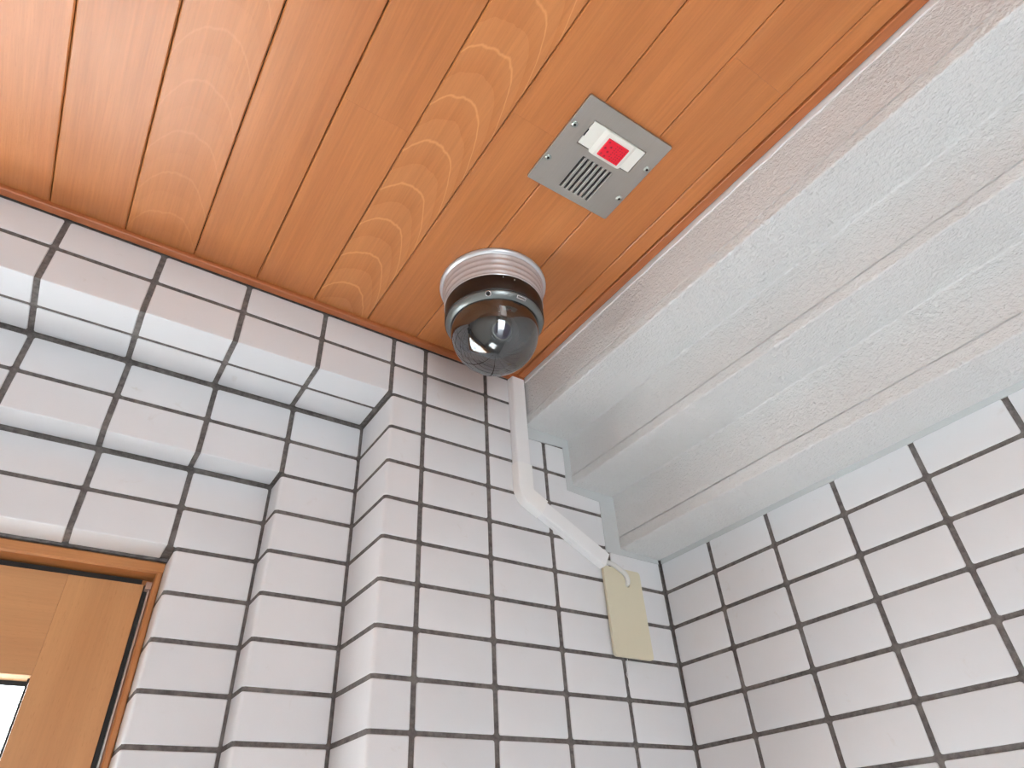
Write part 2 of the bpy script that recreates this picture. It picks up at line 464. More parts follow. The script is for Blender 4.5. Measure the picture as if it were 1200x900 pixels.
YS = [-0.0003 - 0.0022 * i for i in range(0, 380)] + [-0.84 - 0.01 * i for i in range(0, 167)]
from mathutils import noise as mnoise
vs = []; fs = []
for y in YS:
    for i, (x, z) in enumerate(prof):
        if z > 0.30 or x > XC - 0.001 or y > -0.0005: vs.append((x, y, z)); continue
        h = 0.00052 * mnoise.noise((x * 230, y * 190, z * 230)) + 0.00028 * mnoise.noise((x * 420 + 9, y * 360, z * 420)) + 0.00032 * mnoise.noise((x * 30, y * 22, z * 30 + 5))
        vs.append((x + nrm2[i][0] * h, y, z + nrm2[i][1] * h))
n = len(prof)
for y in []:
    for i, (x, z) in enumerate(prof):
        e = 0 if (i in (0, n - 1) or x > XC - 0.001) else jit(i, y)
        vs.append((x + e * 0.6, y, z + e * 0.6))
for j in range(len(YS) - 1):
    for i in range(n):
        a = j * n + i; b = j * n + (i + 1) % n; fs.append((a, b, b + n, a + n))
mb.add(vs, fs, True); mb.add(vs[:n], [tuple(range(n))]); mb.add(vs[-n:], [tuple(range(n - 1, -1, -1))])
steps = structure(mb.build('ceiling_stepped', M['stucco'], org=(0.28, -0.7, 0.2), angle=math.radians(60)),
                  'rough white painted render stepping down from the board ceiling')
# smooth white bead along its top edge
mb = MB(); m_ = []
YB = [-0.0010 - 2.48 * i / 160 for i in range(161)]
vs = []; fs = []
for y in YB:
    w = 0.2922 + 0.0005 * math.sin(y * 95) + 0.0004 * math.sin(y * 211)
    vs += [(0.1660, y, 0.3060), (0.1660, y, w), (0.1700, y, w), (0.1700, y, 0.3060)]
for j in range(len(YB) - 1):
    for i in range(4):
        a = j * 4 + i; b = j * 4 + (i + 1) % 4; fs.append((a, b, b + 4, a + 4))
mb.add(vs, fs); mb.add(vs[:4], [(0, 1, 2, 3)]); mb.add(vs[-4:], [(3, 2, 1, 0)])
mb.build('edge_bead', M['bead'], steps)
# closing body above (keeps daylight out)
mb = MB(); mb.box(-1.35, 0.60, -2.5, 0.30, 0.3305, 0.42)
structure(mb.build('ceiling_slab', M['slab'], org=(0, 0, 0.34)))

# ------------------------------------------------------------------ tiles
_tm = {}
def flat_tile(w, h):
    key = (round(w, 4), round(h, 4))
    if key in _tm: return _tm[key]
    m = MB(); r = min(0.0022, w / 4, h / 4)
    def loop(ins, z):
        q = []
        rr = max(r - ins * 0.4, 0.0006)
        for sx, sy, a0 in ((1, 1, 0), (-1, 1, 90), (-1, -1, 180), (1, -1, 270)):
            for k in range(3):
                a = math.radians(a0 + 45 * k)
                q.append((sx * (w / 2 - ins - rr) + rr * math.cos(a), sy * (h / 2 - ins - rr) + rr * math.sin(a), z))
        return q
    L = [loop(0, -THK), loop(0, -0.0009), loop(0.00035, -0.00025), loop(0.0011, 0)]
    vs = sum(L, []); fs = []
    for i in range(3):
        for k in range(12):
            a = i * 12 + k; b = i * 12 + (k + 1) % 12; fs.append((a, b, b + 12, a + 12))
    m.add(vs, fs, False); m.add(L[-1], [tuple(range(12))])
    me = m.mesh('tile', M['tile'], angle=math.radians(40)); _tm[key] = me
    return me
ROT = {'back': (PI / 2, 0, 0), 'right': (PI / 2, 0, -PI / 2), 'down': (PI, 0, 0)}
def put_tile(parent, me, pos, face):
    e = random.uniform(-0.00012, 0.00012); p = Vector(pos)
    if face == 'back': p.y += e
    elif face == 'right': p.x += e
    else: p.z += e
    r = ROT[face]; j = lambda: random.uniform(-0.0022, 0.0022)
    return link('tile', me, parent, p, (r[0] + j(), r[1] + j() * 0.6, r[2] + j()))
def flat(parent, face, a0, a1, b0, b1, d):
    """a0..a1 along the wall, b0..b1 up (or along the depth for soffits), d = the face plane"""
    me = flat_tile(a1 - a0, b1 - b0); ca, cb = (a0 + a1) / 2, (b0 + b1) / 2
    pos = (ca, d, cb) if face == 'back' else (d, ca, cb) if face == 'right' else (ca, cb, d)
    return put_tile(parent, me, pos, face)
def corner_tile(parent, leg_a, leg_b, length, r, kind, org):
    """L-shaped corner tile. kind 'up': legs run -y face (+x) and return (+y), extruded in z; kind 'over': face up (+z) and soffit (+y), extruded in x"""
    key = ('L', kind, round(leg_a, 4), round(leg_b, 4), round(length, 4), r)
    if key not in _tm:
        k = 5; t = THK
        arc = [(r - r * math.cos(i * PI / 2 / k), r - r * math.sin(i * PI / 2 / k)) for i in range(k + 1)]
        # (u, w): u along the face, w into the wall; outer corner at (0,0)
        poly = [(t, leg_b), (0, leg_b)] + arc + [(leg_a, 0), (leg_a, t), (t, t)]
        m = MB()
        if kind == 'up': m.prism(poly, 'z', -length / 2, length / 2)
        else: m.prism([(w, u) for u, w in poly], 'x', -length / 2, length / 2)
        _tm[key] = m.mesh('tile', M['tile'], bevel=(0.0008, 1, math.radians(60)), angle=math.radians(42))
    e = random.uniform(-0.00012, 0.00012)
    j = lambda: random.uniform(-0.0012, 0.0012)
    return link('tile', _tm[key], parent, (org[0] + e, org[1] + e, org[2]), (j(), j(), j()))

hh = JH / 2; hv = JV / 2
ZTOP = 0.2932
def row_span(k):        # row k lies between joints zr(k) and zr(k+1)
    return zr(k) + hh, min(zr(k + 1) - hh, ZTOP)
# flat front part of the back wall
for k in range(ROW0, ROWN):
    z0, z1 = row_span(k)
    for c in range(0, 4):
        x0, x1 = 0.1 * c + hv, 0.1 * (c + 1) - hv
        if c == 3: x1 = XC - 0.0030
        # wholly behind the stepped render: nothing there to see
        if (x0 > XS[0] and z0 > ZN[0]) or (x0 > XS[1] and z0 > ZN[1]) or (x0 > XS[2] and z0 > ZN[2]): continue
        flat(wall_back, 'back', x0, x1, z0, z1, 0.0)
# half tiles left of V0 above the recess, L tiles below
for k in (4, 5):
    z0, z1 = row_span(k); flat(wall_back, 'back', -0.05 + hv, -hv, z0, z1, 0.0)
for k in range(ROW0, 4):
    z0, z1 = row_span(k)
    corner_tile(wall_back, 0 - hv - X1, D1 - 0.0022, z1 - z0, 0.0042, 'up', (X1, 0, (z0 + z1) / 2))
# fascia 1 (front plane), top row and L row, soffit row
for m in range(0, 8):
    x1, x0 = -0.05 - 0.1 * m - hv, -0.05 - 0.1 * (m + 1) + hv
    z0, z1 = row_span(5); flat(wall_back, 'back', x0, x1, z0, z1, 0.0)
    z0, z1 = row_span(4); corner_tile(wall_back, z1 - z0, 0.0455, x1 - x0, 0.0014, 'over', ((x0 + x1) / 2, 0, z0))
    flat(wall_back, 'down', x0, x1, 0.0505, D1 - 0.0025, zr(4) + hh)
# second plane: L tiles on the pillar, fascia 2 with its soffit leg
for k in range(ROW0, 4):
    z0, z1 = row_span(k)
    if k < 2: corner_tile(wall_back, X1 - 0.0030 - X2, D2 - D1 - 0.0022, z1 - z0, 0.0042, 'up', (X2, D1, (z0 + z1) / 2))
    else: flat(wall_back, 'back', -0.147 + hv, X1 - 0.0030, z0, z1, D1)
for m in range(0, 7):
    x1, x0 = -0.147 - 0.1 * m - hv, -0.147 - 0.1 * (m + 1) + hv
    z0, z1 = row_span(3); flat(wall_back, 'back', x0, x1, z0, z1, D1)
    z0, z1 = row_span(2); corner_tile(wall_back, z1 - z0, D2 - D1 - 0.0025, x1 - x0, 0.0014, 'over', ((x0 + x1) / 2, D1, z0))
# third plane
for k in range(ROW0, 2):
    z0, z1 = row_span(k)
    if k < 0: corner_tile(wall_back, X2 - 0.0030 - X3, D3 - D2 + 0.004, z1 - z0, 0.0042, 'up', (X3, D2, (z0 + z1) / 2))
    else: flat(wall_back, 'back', -0.2445 + hv, X2 - 0.0030, z0, z1, D2)
for m in range(0, 6):
    x1, x0 = -0.2445 - 0.1 * m - hv, -0.2445 - 0.1 * (m + 1) + hv
    z0, z1 = row_span(1); flat(wall_back, 'back', x0, x1, z0, z1, D2)
    z0, z1 = row_span(0); corner_tile(wall_back, z1 - z0, 0.0450, x1 - x0, 0.0014, 'over', ((x0 + x1) / 2, D2, z0))
# right wall
R0 = 0.0954
for k in range(ROW0, 1):
    z0, z1 = row_span(k)
    if k == 0: z1 = 0.0435
    for c in range(0, 9):
        y1, y0 = (-0.0032, -R0 + hv) if c == 0 else (-R0 - 0.1 * (c - 1) - hv, -R0 - 0.1 * c + hv)
        flat(wall_right, 'right', y0, y1, z0, z1, XC)

# the same tiling further down and further out, where the picture shows none of it: one joined field per wall
def field(parent, cells):
    m = MB()
    for face, a0, a1, b0, b1, d in cells:
        if face == 'back': m.box(a0, a1, d, d + THK, b0, b1)
        else: m.box(d, d + THK, a0, a1, b0, b1)
    o = m.build('tile_field', M['tile'], parent); o['kind'] = 'stuff'
cells = []
for k in range(-42, ROW0):
    z0, z1 = row_span(k)
    for c in range(0, 4): cells.append(('back', 0.1 * c + hv, min(0.1 * (c + 1) - hv, XC - 0.003), z0, z1, 0.0))
    cells += [('back', X1, -hv, z0, z1, 0.0), ('back', X2, X1 - 0.003, z0, z1, D1), ('back', X3, X2 - 0.003, z0, z1, D2)]
    for xr_, y0, y1 in ((X1, 0.0055, D1 - 0.002), (X2, D1 + 0.0055, D2 - 0.002), (X3, D2 + 0.0055, D3)): cells.append(('side', y0, y1, z0, z1, xr_))
field(wall_back, cells)
cells = []
for k in range(-42, 1):
    z0, z1 = row_span(k)
    if k == 0: z1 = 0.0435
    for c in range(0 if k < ROW0 else 9, 24):
        y1, y0 = (-0.0032, -R0 + hv) if c == 0 else (-R0 - 0.1 * (c - 1) - hv, -R0 - 0.1 * c + hv)
        cells.append(('side', y0, y1, z0, z1, XC))
field(wall_right, cells)

# pale sealing paint where the render meets the tiles
mb = MB()
def strip(poly): mb.prism(poly, 'y', -0.0009, 0.0008)
outer = [(0.1690, 0.2300), (0.2560, 0.2300), (0.2560, 0.1520), (0.3340, 0.1520), (0.3340, 0.0640), (XC - 0.0035, 0.0640)]
inner = [(XC - 0.0035, 0.0430), (0.2962, 0.0440), (0.2962, 0.1225), (0.2360, 0.1270), (0.2360, 0.2000), (0.1690, 0.1960)]
n_ = len(outer)
for i in range(n_ - 1):      # straight runs joined at the inner and outer corners
    strip([outer[i], outer[i + 1], inner[n_ - 2 - i], inner[n_ - 1 - i]])
mb.build('sealing_paint', M['caulk'], wall_back)
mb = MB(); mb.box(XC - 0.0012, XC + 0.001, -2.40, -0.004, 0.0425, 0.0500)
mb.build('sealing_paint', M['caulk'], wall_right)

# ------------------------------------------------------------------ door frame and door
FX = -0.2394; FZ = -0.0006                       # outer edge of the frame
frame = structure(link('trim_3', None, None, (FX, D3, -H)), 'orange brown wooden door frame set in the tiled recess')
frame.empty_display_size = 0.02
IX = -0.2460; IZ = -0.0141
mb = MB(); mb.prism([(FX, D3 + 0.0015), (FX - 0.0015, D3), (IX + 0.0015, D3), (IX, D3 + 0.0015), (IX, D3 + 0.031), (IX - 0.005, D3 + 0.032), (IX - 0.005, D3 + 0.07), (FX, D3 + 0.07)], 'z', -H, FZ - 0.0127)
mb.build('jamb', M['frame_v'], frame, org=(FX, D3, -1.0))
mb = MB(); mb.prism([(D3 + 0.0015, FZ), (D3, FZ - 0.0015), (D3, IZ + 0.002), (D3 + 0.0025, IZ), (D3 + 0.031, IZ), (D3 + 0.031, IZ - 0.006), (D3 + 0.07, IZ - 0.006), (D3 + 0.07, FZ)], 'x', -1.0985, FX)
mb.build('head', M['frame_h'], frame, org=(-0.6, D3, FZ))
mb = MB(); mb.box(-1.0985, -1.085, D3, D3 + 0.07, -H, FZ - 0.0127)
mb.build('jamb', M['frame_v'], frame, org=(-1.09, D3, -1.0))
mb = MB(); mb.box(-0.2560, -0.2480, D3 + 0.0275, D3 + 0.045, -H, IZ - 0.007)
mb.box(-1.08, -0.2562, D3 + 0.0262, D3 + 0.045, -0.0300, IZ - 0.0012)
mb.build('gasket', M['rubber'], frame, org=(-0.25, D3, -1.0))
mb = MB(); mb.box(-0.2484, -0.2470, D3 + 0.0180, D3 + 0.0262, -H, -0.0290); mb.box(-0.2470, IX - 0.0001, D3 + 0.024, D3 + 0.0262, -H, -0.0290)
mb.build('metal_strip', M['alu'], frame, org=(-0.25, D3, -1.0))
mb = MB(); mb.box(-0.2520, IX - 0.0002, D3 + 0.0150, D3 + 0.0262, -0.0285, -0.0205)
mb.build('corner_block', simple('brownish_plastic_block', lin(172, 142, 128), 0.35), frame, org=(-0.25, D3, -0.034))

DY = 0.207                                       # front of the door leaf
door = structure(link('door_1', None, None, (-0.66, DY, -H)), 'light brown wooden door with a wired glass window')
door.empty_display_size = 0.02
DX = -0.2538; DT = -0.0228
mb = MB(); mb.box(-0.3310, DX, DY, DY + 0.036, -H + 0.01, DT)
mb.build('stile', M['door_v'], door, org=(-0.29, DY, -1.0), bevel=(0.0004, 1, 1.0))
mb = MB(); mb.box(-1.08, -1.005, DY, DY + 0.036, -H + 0.01, DT)
mb.build('stile', M['door_v'], door, org=(-1.04, DY, -1.0), bevel=(0.0012, 2, 1.0))
mb = MB(); mb.box(-1.0048, -0.33105, DY + 0.00005, DY + 0.036, -0.1290, DT)
mb.build('rail', M['door_h'], door, org=(-0.67, DY, -0.08), bevel=(0.0002, 1, 1.0))
mb = MB(); mb.box(-1.0048, -0.33105, DY + 0.00005, DY + 0.036, -H + 0.01, -1.15)
mb.build('rail', M['door_h'], door, org=(-0.67, DY, -1.6), bevel=(0.0002, 1, 1.0))
mb = MB()
mb.prism([(DY + 0.001, -0.1292), (DY + 0.0065, -0.1318), (DY + 0.012, -0.1328), (DY + 0.012, -0.1292)], 'x', -1.0046, -0.3314)
mb.build('glazing_bead', simple('pale_bevelled_wood', lin(222, 170, 124), 0.4), door, org=(-0.67, DY, -0.136))
mb = MB()
mb.box(-1.0046, -0.3332, DY + 0.0122, DY + 0.015, -0.1372, -0.1292)
mb.box(-0.3332, -0.3312, DY + 0.0050, DY + 0.015, -1.15, -0.1292)
mb.build('seal', M['rubber'], door, org=(-0.67, DY, -0.14))
mb = MB(); mb.box(-1.0046, -0.3314, DY + 0.0152, DY + 0.0205, -1.1498, -0.1292)
pane = mb.build('pane', M['pane'], door, org=(-0.67, DY + 0.018, -0.6))
mb = MB(); yw = DY + 0.0178
k1 = (0.0114) / (0.0089)
for i in range(-62, 8):
    # rising wires (towards upper right) and falling wires, clipped to the pane
    for sgn in (1, -1):
        pts = []
        for tt in (0, 1):
            x = -0.3312 if tt else -0.62
            z0 = -0.1430 + 0.0205 * i
            z = z0 + sgn * 1.02 * (x + 0.3442)
            pts.append((x, yw, z))
        (xa, _, za), (xb, _, zb) = pts
        lo, hi = -0.75, -0.1360
        def clip(x0, z0, x1, z1):
            if z0 > z1: x0, z0, x1, z1 = x1, z1, x0, z0
            if z1 < lo or z0 > hi: return None
            f = lambda z: x0 + (x1 - x0) * (z - z0) / (z1 - z0)
            a = (x0, z0) if z0 >= lo else (f(lo), lo); b = (x1, z1) if z1 <= hi else (f(hi), hi)
            return a, b
        r = clip(xa, za, xb, zb)
        if r: mb.tube([(r[0][0], yw, r[0][1]), (r[1][0], yw, r[1][1])], 0.00035, 4, False)
wm = mb.build('wire_mesh', M['wire_dark'], pane); wm['kind'] = 'stuff'

# ------------------------------------------------------------------ dome camera on the ceiling
CX, CY = 0.0188, -0.1507
cam_t = thing('dome_camera', (CX, CY, 0.30), 'dome security camera with smoked clear dome and silver ribbed base on board ceiling', 'security camera')
c0 = (CX, CY, 0)
mb = MB()
pr = [(0.058, 0.2999), (0.0690, 0.2999), (0.0697, 0.2985), (0.0694, 0.2962), (0.0680, 0.2945), (0.0664, 0.2940)]
rr, zz = 0.0660, 0.2935
pr += [(0.0656, 0.2935)]
for i in range(4):
    dz = 0.0081; r1 = 0.0656 - 0.0009 * i
    pr += [(r1, zz), (r1 + 0.0004, zz - 0.0012), (r1 + 0.0003, zz - 0.0026), (r1 - 0.0006, zz - 0.0036), (r1 - 0.0010, zz - 0.0066)]
    zz -= dz
pr += [(0.0632, 0.2604), (0.055, 0.2602)]
mb.lathe(pr, c0, 96)
mb.build('base_ring', M['silver'], cam_t)
mb = MB(); mb.lathe([(0.055, 0.2602), (0.0622, 0.2602), (0.0625, 0.2590), (0.0625, 0.2370), (0.0618, 0.2352), (0.0612, 0.2350), (0.0560, 0.2362)], c0, 96)
band = mb.build('band', M['brown_black'], cam_t)
for (px, py, pz) in ((-0.0048, -0.2080, 0.2559), (0.0086, -0.2119, 0.2546)):
    d = Vector((px - CX, py - CY, 0)).normalized(); q = Vector((CX, CY, pz)) + d * 0.0622
    m3 = d.to_track_quat('Z', 'Y').to_matrix()
    mb = MB(); mb.lathe([(0.0019, 0.0), (0.0019, 0.0007), (0.0012, 0.0010)], q, 16, m3, cap1=True)
    s_ = mb.build('screw', M['black'], band)
    mb = MB(); mb.lathe([(0.0009, 0.0011), (0.0006, 0.0017)], q - Vector((0, 0, 0.0006)), 10, m3, cap0=True, cap1=True)
    # bright pin in the screw recess, kept in the same part level
    mb.build('screw_pin', M['screw'], band)
mb = MB(); mb.lathe([(0.0555, 0.2360), (0.0611, 0.2360), (0.0612, 0.2345), (0.0606, 0.2332), (0.0560, 0.2272), (0.0552, 0.2270), (0.0545, 0.2280)], c0, 96)
rim = mb.build('rim', M['rim'], cam_t)
# screw socket and latch in the rim (the bevel leans outwards and down)
def on_rim(ang, r=0.0586, z=0.2303):
    return Vector((CX + r * math.cos(ang), CY + r * math.sin(ang), z))
a1 = math.atan2(-0.1972 + 0.1507, -0.02 - 0.0188)
nrm = lambda a: Vector((math.cos(a) * 0.72, math.sin(a) * 0.72, -0.69)).normalized()
q = on_rim(a1, 0.0596, 0.2312); m3 = nrm(a1).to_track_quat('Z', 'Y').to_matrix()
mb = MB(); mb.lathe([(0.0036, -0.001), (0.0036, 0.0009), (0.0030, 0.0012), (0.0026, 0.0009), (0.0025, -0.0006)], q, 24, m3)
mb.build('screw_socket', M['chrome'], rim)
mb = MB(); mb.lathe([(0.0024, -0.0004), (0.0024, 0.0002), (0.0012, 0.0006)], q, 18, m3, cap0=True, cap1=True)
mb.build('screw', M['black'], rim)
a2 = math.atan2(-0.2107 + 0.1507, 0.0185 - 0.0188)
mb = MB()
def arcbox(a0, a1_, r0, r1, z0, z1, n=8):
    vs = []; fs = []
    for i in range(n + 1):
        a = a0 + (a1_ - a0) * i / n
        for r, z in ((r0, z0), (r1, z1)):
            for o_ in (0, 0.0009):
                N = nrm(a); p = Vector((CX + r * math.cos(a), CY + r * math.sin(a), z)) + N * o_
                vs.append(p)
    for i in range(n):
        b = i * 4
        for f in ((0, 2, 6, 4), (1, 5, 7, 3), (0, 4, 5, 1), (2, 3, 7, 6)): fs.append([b + k for k in f])
    fs += [[0, 1, 3, 2], [n * 4, n * 4 + 2, n * 4 + 3, n * 4 + 1]]
    mb.add(vs, fs)
w2 = 0.105
for z_a, z_b, r_a, r_b in ((0.2327, 0.2322, 0.0608, 0.0604), (0.2303, 0.2298, 0.0588, 0.0584)): arcbox(a2 - w2, a2 + w2, r_a, r_b, z_a, z_b)
arcbox(a2 + w2 - 0.012, a2 + w2, 0.0604, 0.0588, 0.2322, 0.2303, 2); arcbox(a2 - w2, a2 - w2 + 0.012, 0.0604, 0.0588, 0.2322, 0.2303, 2)
mb.build('latch', M['chrome'], rim)
# dome
DZ = 0.2215; DR = 0.0545
mb = MB(); pr = [(DR, 0.2280), (DR, DZ)] + [(DR * math.cos(i * PI / 2 / 24), DZ - DR * math.sin(i * PI / 2 / 24)) for i in range(1, 24)] + [(0.0004, DZ - DR)]
mb.lathe(pr, c0, 96, cap1=True)
dome = mb.build('dome', M['dome'], cam_t, smooth_all=True)
# moulded rib round the dome: the thicker lip
mb = MB(); mb.lathe([(0.0520, 0.2362), (0.0545, 0.2362), (0.0545, 0.2290), (0.0530, 0.2290), (0.0520, 0.2362)], c0, 72)
mb.build('inner_collar', M['black'], cam_t)
# inside: carrier plate, swivel ball, lens barrel, yoke
mb = MB(); mb.lathe([(0.0001, 0.2380), (0.0525, 0.2380), (0.0525, 0.2365), (0.0300, 0.2365), (0.0290, 0.2330), (0.0001, 0.2330)], c0, 64)
mb.build('carrier_plate', M['dark_grey'], cam_t)
cen = Vector((CX, CY, 0.2180)); ld = Vector((-0.2459, -0.8221, -0.5134)).normalized()
m3 = ld.to_track_quat('Z', 'Y').to_matrix()
mb = MB(); mb.lathe([(0.030 * math.sin(i * PI / 16), 0.030 * math.cos(i * PI / 16)) for i in range(0, 17)], cen, 40, m3)
ball = mb.build('swivel_ball', M['black'], cam_t, smooth_all=True)
mb = MB(); mb.lathe([(0.0150, 0.022), (0.0150, 0.0320), (0.0138, 0.0345), (0.0112, 0.0345), (0.0105, 0.0320)], cen, 40, m3)
barrel = mb.build('lens_barrel', M['black'], cam_t)
mb = MB(); mb.lathe([(0.0125, 0.0347), (0.0122, 0.0356), (0.0108, 0.0356), (0.0103, 0.0340)], cen, 40, m3)
mb.build('lens_ring', M['chrome'], barrel)
mb = MB(); mb.lathe([(0.0104, 0.0335), (0.0085, 0.0349), (0.0055, 0.0358), (0.002, 0.0362), (0.0001, 0.0363)], cen, 32, m3)
mb.build('lens', M['lens'], barrel, smooth_all=True)
# chrome clips round the lens and the bright yoke strap above it
mb = MB()
for ang in (-0.75, 0.75, PI):
    for k in range(1):
        pts = []
        for i in range(7):
            t = ang + (i - 3) * 0.085 - PI / 2
            pts.append(cen + m3 @ Vector((0.0148 * math.cos(t), 0.0148 * math.sin(t), 0.0352)))
        mb.tube(pts, 0.0008, 8)
mb.build('lens_clip', M['chrome'], barrel)
mb = MB()
side = Vector((0, 0, 1)).cross(ld).normalized(); upv = ld.cross(side).normalized()
if upv.z < 0: upv = -upv
pts = []
for i in range(9):
    a = math.radians(28 + 7.2 * i); pts.append(cen + ld * (0.0375 * math.cos(a)) + upv * (0.0375 * math.sin(a)))
vs = []; fs = []
for p in pts:
    o_ = (p - cen).normalized()
    for sx in (-0.0036, 0.0036):
        for so in (0, 0.0012): vs.append(p + side * sx + o_ * so)
for i in range(len(pts) - 1):
    b = i * 4
    for f in ((0, 4, 6, 2), (1, 3, 7, 5), (0, 1, 5, 4), (2, 6, 7, 3)): fs.append([b + k for k in f])
e_ = (len(pts) - 1) * 4
fs += [[0, 2, 3, 1], [e_, e_ + 1, e_ + 3, e_ + 2]]
mb.add(vs, fs); mb.build('yoke', M['bead'], cam_t)

# ------------------------------------------------------------------ call plate on the ceiling
PX, PYc = 0.0140, -0.3732
plate_t = thing('call_unit', (PX, PYc, 0.30), 'square stainless steel ceiling plate with white module, red lamp and slotted grille', 'ceiling unit')
def curve_plate(outer, holes, ext, bev, name):
    """flat plate with holes, front side at z=-ext, front outer edge rounded"""
    cu = bpy.data.curves.new(name, 'CURVE'); cu.dimensions = '2D'; cu.fill_mode = 'BOTH'
    cu.extrude = ext
    for loop in [outer] + holes:
        sp = cu.splines.new('POLY'); sp.points.add(len(loop) - 1)
        for i, (x, y) in enumerate(loop): sp.points[i].co = (x, y, 0, 1)
        sp.use_cyclic_u = True
    tmp = bpy.data.objects.new('tmp', cu); col.objects.link(tmp)
    bpy.context.view_layer.update()
    me = bpy.data.meshes.new_from_object(tmp.evaluated_get(bpy.context.evaluated_depsgraph_get()))
    bpy.data.objects.remove(tmp); bpy.data.curves.remove(cu)
    me.name = name
    bm = bmesh.new(); bm.from_mesh(me)
    bmesh.ops.remove_doubles(bm, verts=bm.verts, dist=1e-6)
    on = lambda v: v.co.z < 0 and any((v.co.x - x) ** 2 + (v.co.y - y) ** 2 < 1e-9 for x, y in outer)
    es = [e for e in bm.edges if on(e.verts[0]) and on(e.verts[1]) and e.calc_face_angle(0) > 1]
    bmesh.ops.bevel(bm, geom=es, offset=bev, segments=3, profile=0.5, affect='EDGES', clamp_overlap=True)
    bmesh.ops.recalc_face_normals(bm, faces=bm.faces)
    bm.to_mesh(me); bm.free()
    return me
def rrect(x0, x1, y0, y1, r, n=4):
    q = []
    for cx, cy, a0 in ((x1 - r, y1 - r, 0), (x0 + r, y1 - r, 90), (x0 + r, y0 + r, 180), (x1 - r, y0 + r, 270)):
        for k in range(n + 1):
            a = math.radians(a0 + 90 * k / n); q.append((cx + r * math.cos(a), cy + r * math.sin(a)))
    return q
hw, hl = 0.0564, 0.0558
PT = 0.0016                                    # half thickness of the plate
slots = [-0.0040 + 0.0062 * i for i in range(7)]
holes = [rrect(x - PX - 0.0014, x - PX + 0.0017, -0.3705 - PYc, -0.3268 - PYc, 0.0004, 2) for x in slots]
holes.append(rrect(-0.0215 - PX, 0.0512 - PX, -0.4100 - PYc, -0.3792 - PYc, 0.0006, 2))
me = curve_plate(rrect(-hw, hw, -hl, hl, 0.0018), holes, PT, 0.0024, 'face_plate')
me.materials.append(M['steel'])
fp = link('face_plate', me, plate_t, (PX, PYc, 0.3000 - PT - 0.0006))
# dark box behind the slots and the pressed louvre lips
mb = MB(); mb.box(-0.0075, 0.0385, -0.3715, -0.3258, 0.2994, 0.2999)
mb.build('grille_backing', M['black'], plate_t)
lip = MB(); lip.prism([(-0.0001, -0.0015), (0.0005, -0.0015), (0.0005, 0.0004), (-0.0001, 0.0004)], 'y', -0.0215, 0.0215)
lme = lip.mesh('louvre', simple('painted_lit_edge', lin(236, 234, 230), 0.35, 0.5))  # paler than the plate: the lit fold edge is put into the lip colour
for x in slots:
    link('louvre', lme, plate_t, (x + 0.0017, -0.34865, 0.2972))
# white insert: surround and raised centre module, red lens with dark prism dots
mb = MB(); mb.box(-0.0205, 0.0500, -0.4090, -0.3802, 0.2962, 0.2992)
ins = mb.build('module_frame', M['white_plastic'], plate_t, bevel=(0.0006, 2, 1.0))
mb = MB(); mb.prism([(-0.0060, 0.2966), (0.0005, 0.2946), (0.0340, 0.2946), (0.0385, 0.2966)], 'y', -0.4086, -0.3776)
mb.build('module', M['white_plastic'], ins, bevel=(0.0007, 2, 0.5))
mb = MB(); mb.box(-0.02085, -0.0202, -0.3985, -0.3900, 0.2952, 0.2970)
mb.build('release_slot', M['black'], ins)
mb = MB(); mb.box(0.0040, 0.0316, -0.4026, -0.3812, 0.2928, 0.2950)
red = mb.build('red_lens', M['red_plastic'], plate_t, bevel=(0.0006, 2, 1.0))
mb = MB()
for (x, y) in ((0.0068, -0.3996), (0.0068, -0.3920), (0.0068, -0.3846), (0.0118, -0.3955), (0.0118, -0.3895), (0.0118, -0.3838)):
    mb.lathe([(0.0014, 0.2929), (0.0011, 0.29255)], (x, y, 0), 12, cap1=True)
mb.build('prism_dots', M['red_dark'], red)
mb = MB()
for i in range(5):
    for j in range(7):
        x, y = 0.0170 + i * 0.0030, -0.4000 + j * 0.0027
        if (i * 3 + j * 5) % 7 == 2: continue
        mb.box(x - 0.0005, x + 0.0005, y - 0.0005, y + 0.0005, 0.29255, 0.2929)
d_ = mb.build('prism_grid', M['red_dark'], red)
# four screws
def screw_mesh():
    m = MB(); m.lathe([(0.0036, 0.0004), (0.0036, -0.0002), (0.0032, -0.0008), (0.0022, -0.0013), (0.0016, -0.0014), (0.0014, -0.0006), (0.0002, -0.0006)], (0, 0, 0), 24, cap1=True)
    return m.mesh('screw', M['screw'], angle=math.radians(40))
def cross_mesh():
    m = MB(); m.box(-0.0015, 0.0015, -0.0006, 0.0006, -0.00115, -0.0006); m.box(-0.0006, 0.0006, -0.0015, 0.0015, -0.0011, -0.0006)
    return m.mesh('screw_cross', M['black'])
sme, cme = screw_mesh(), cross_mesh()
for (x, y) in ((-0.0362, -0.3950), (-0.0368, -0.3493), (0.0652, -0.3944), (0.0646, -0.3487)):
    s_ = link('screw', sme, plate_t, (x, y, 0.2962)); k_ = link('screw_cross', cme, s_, (x, y, 0.2962))

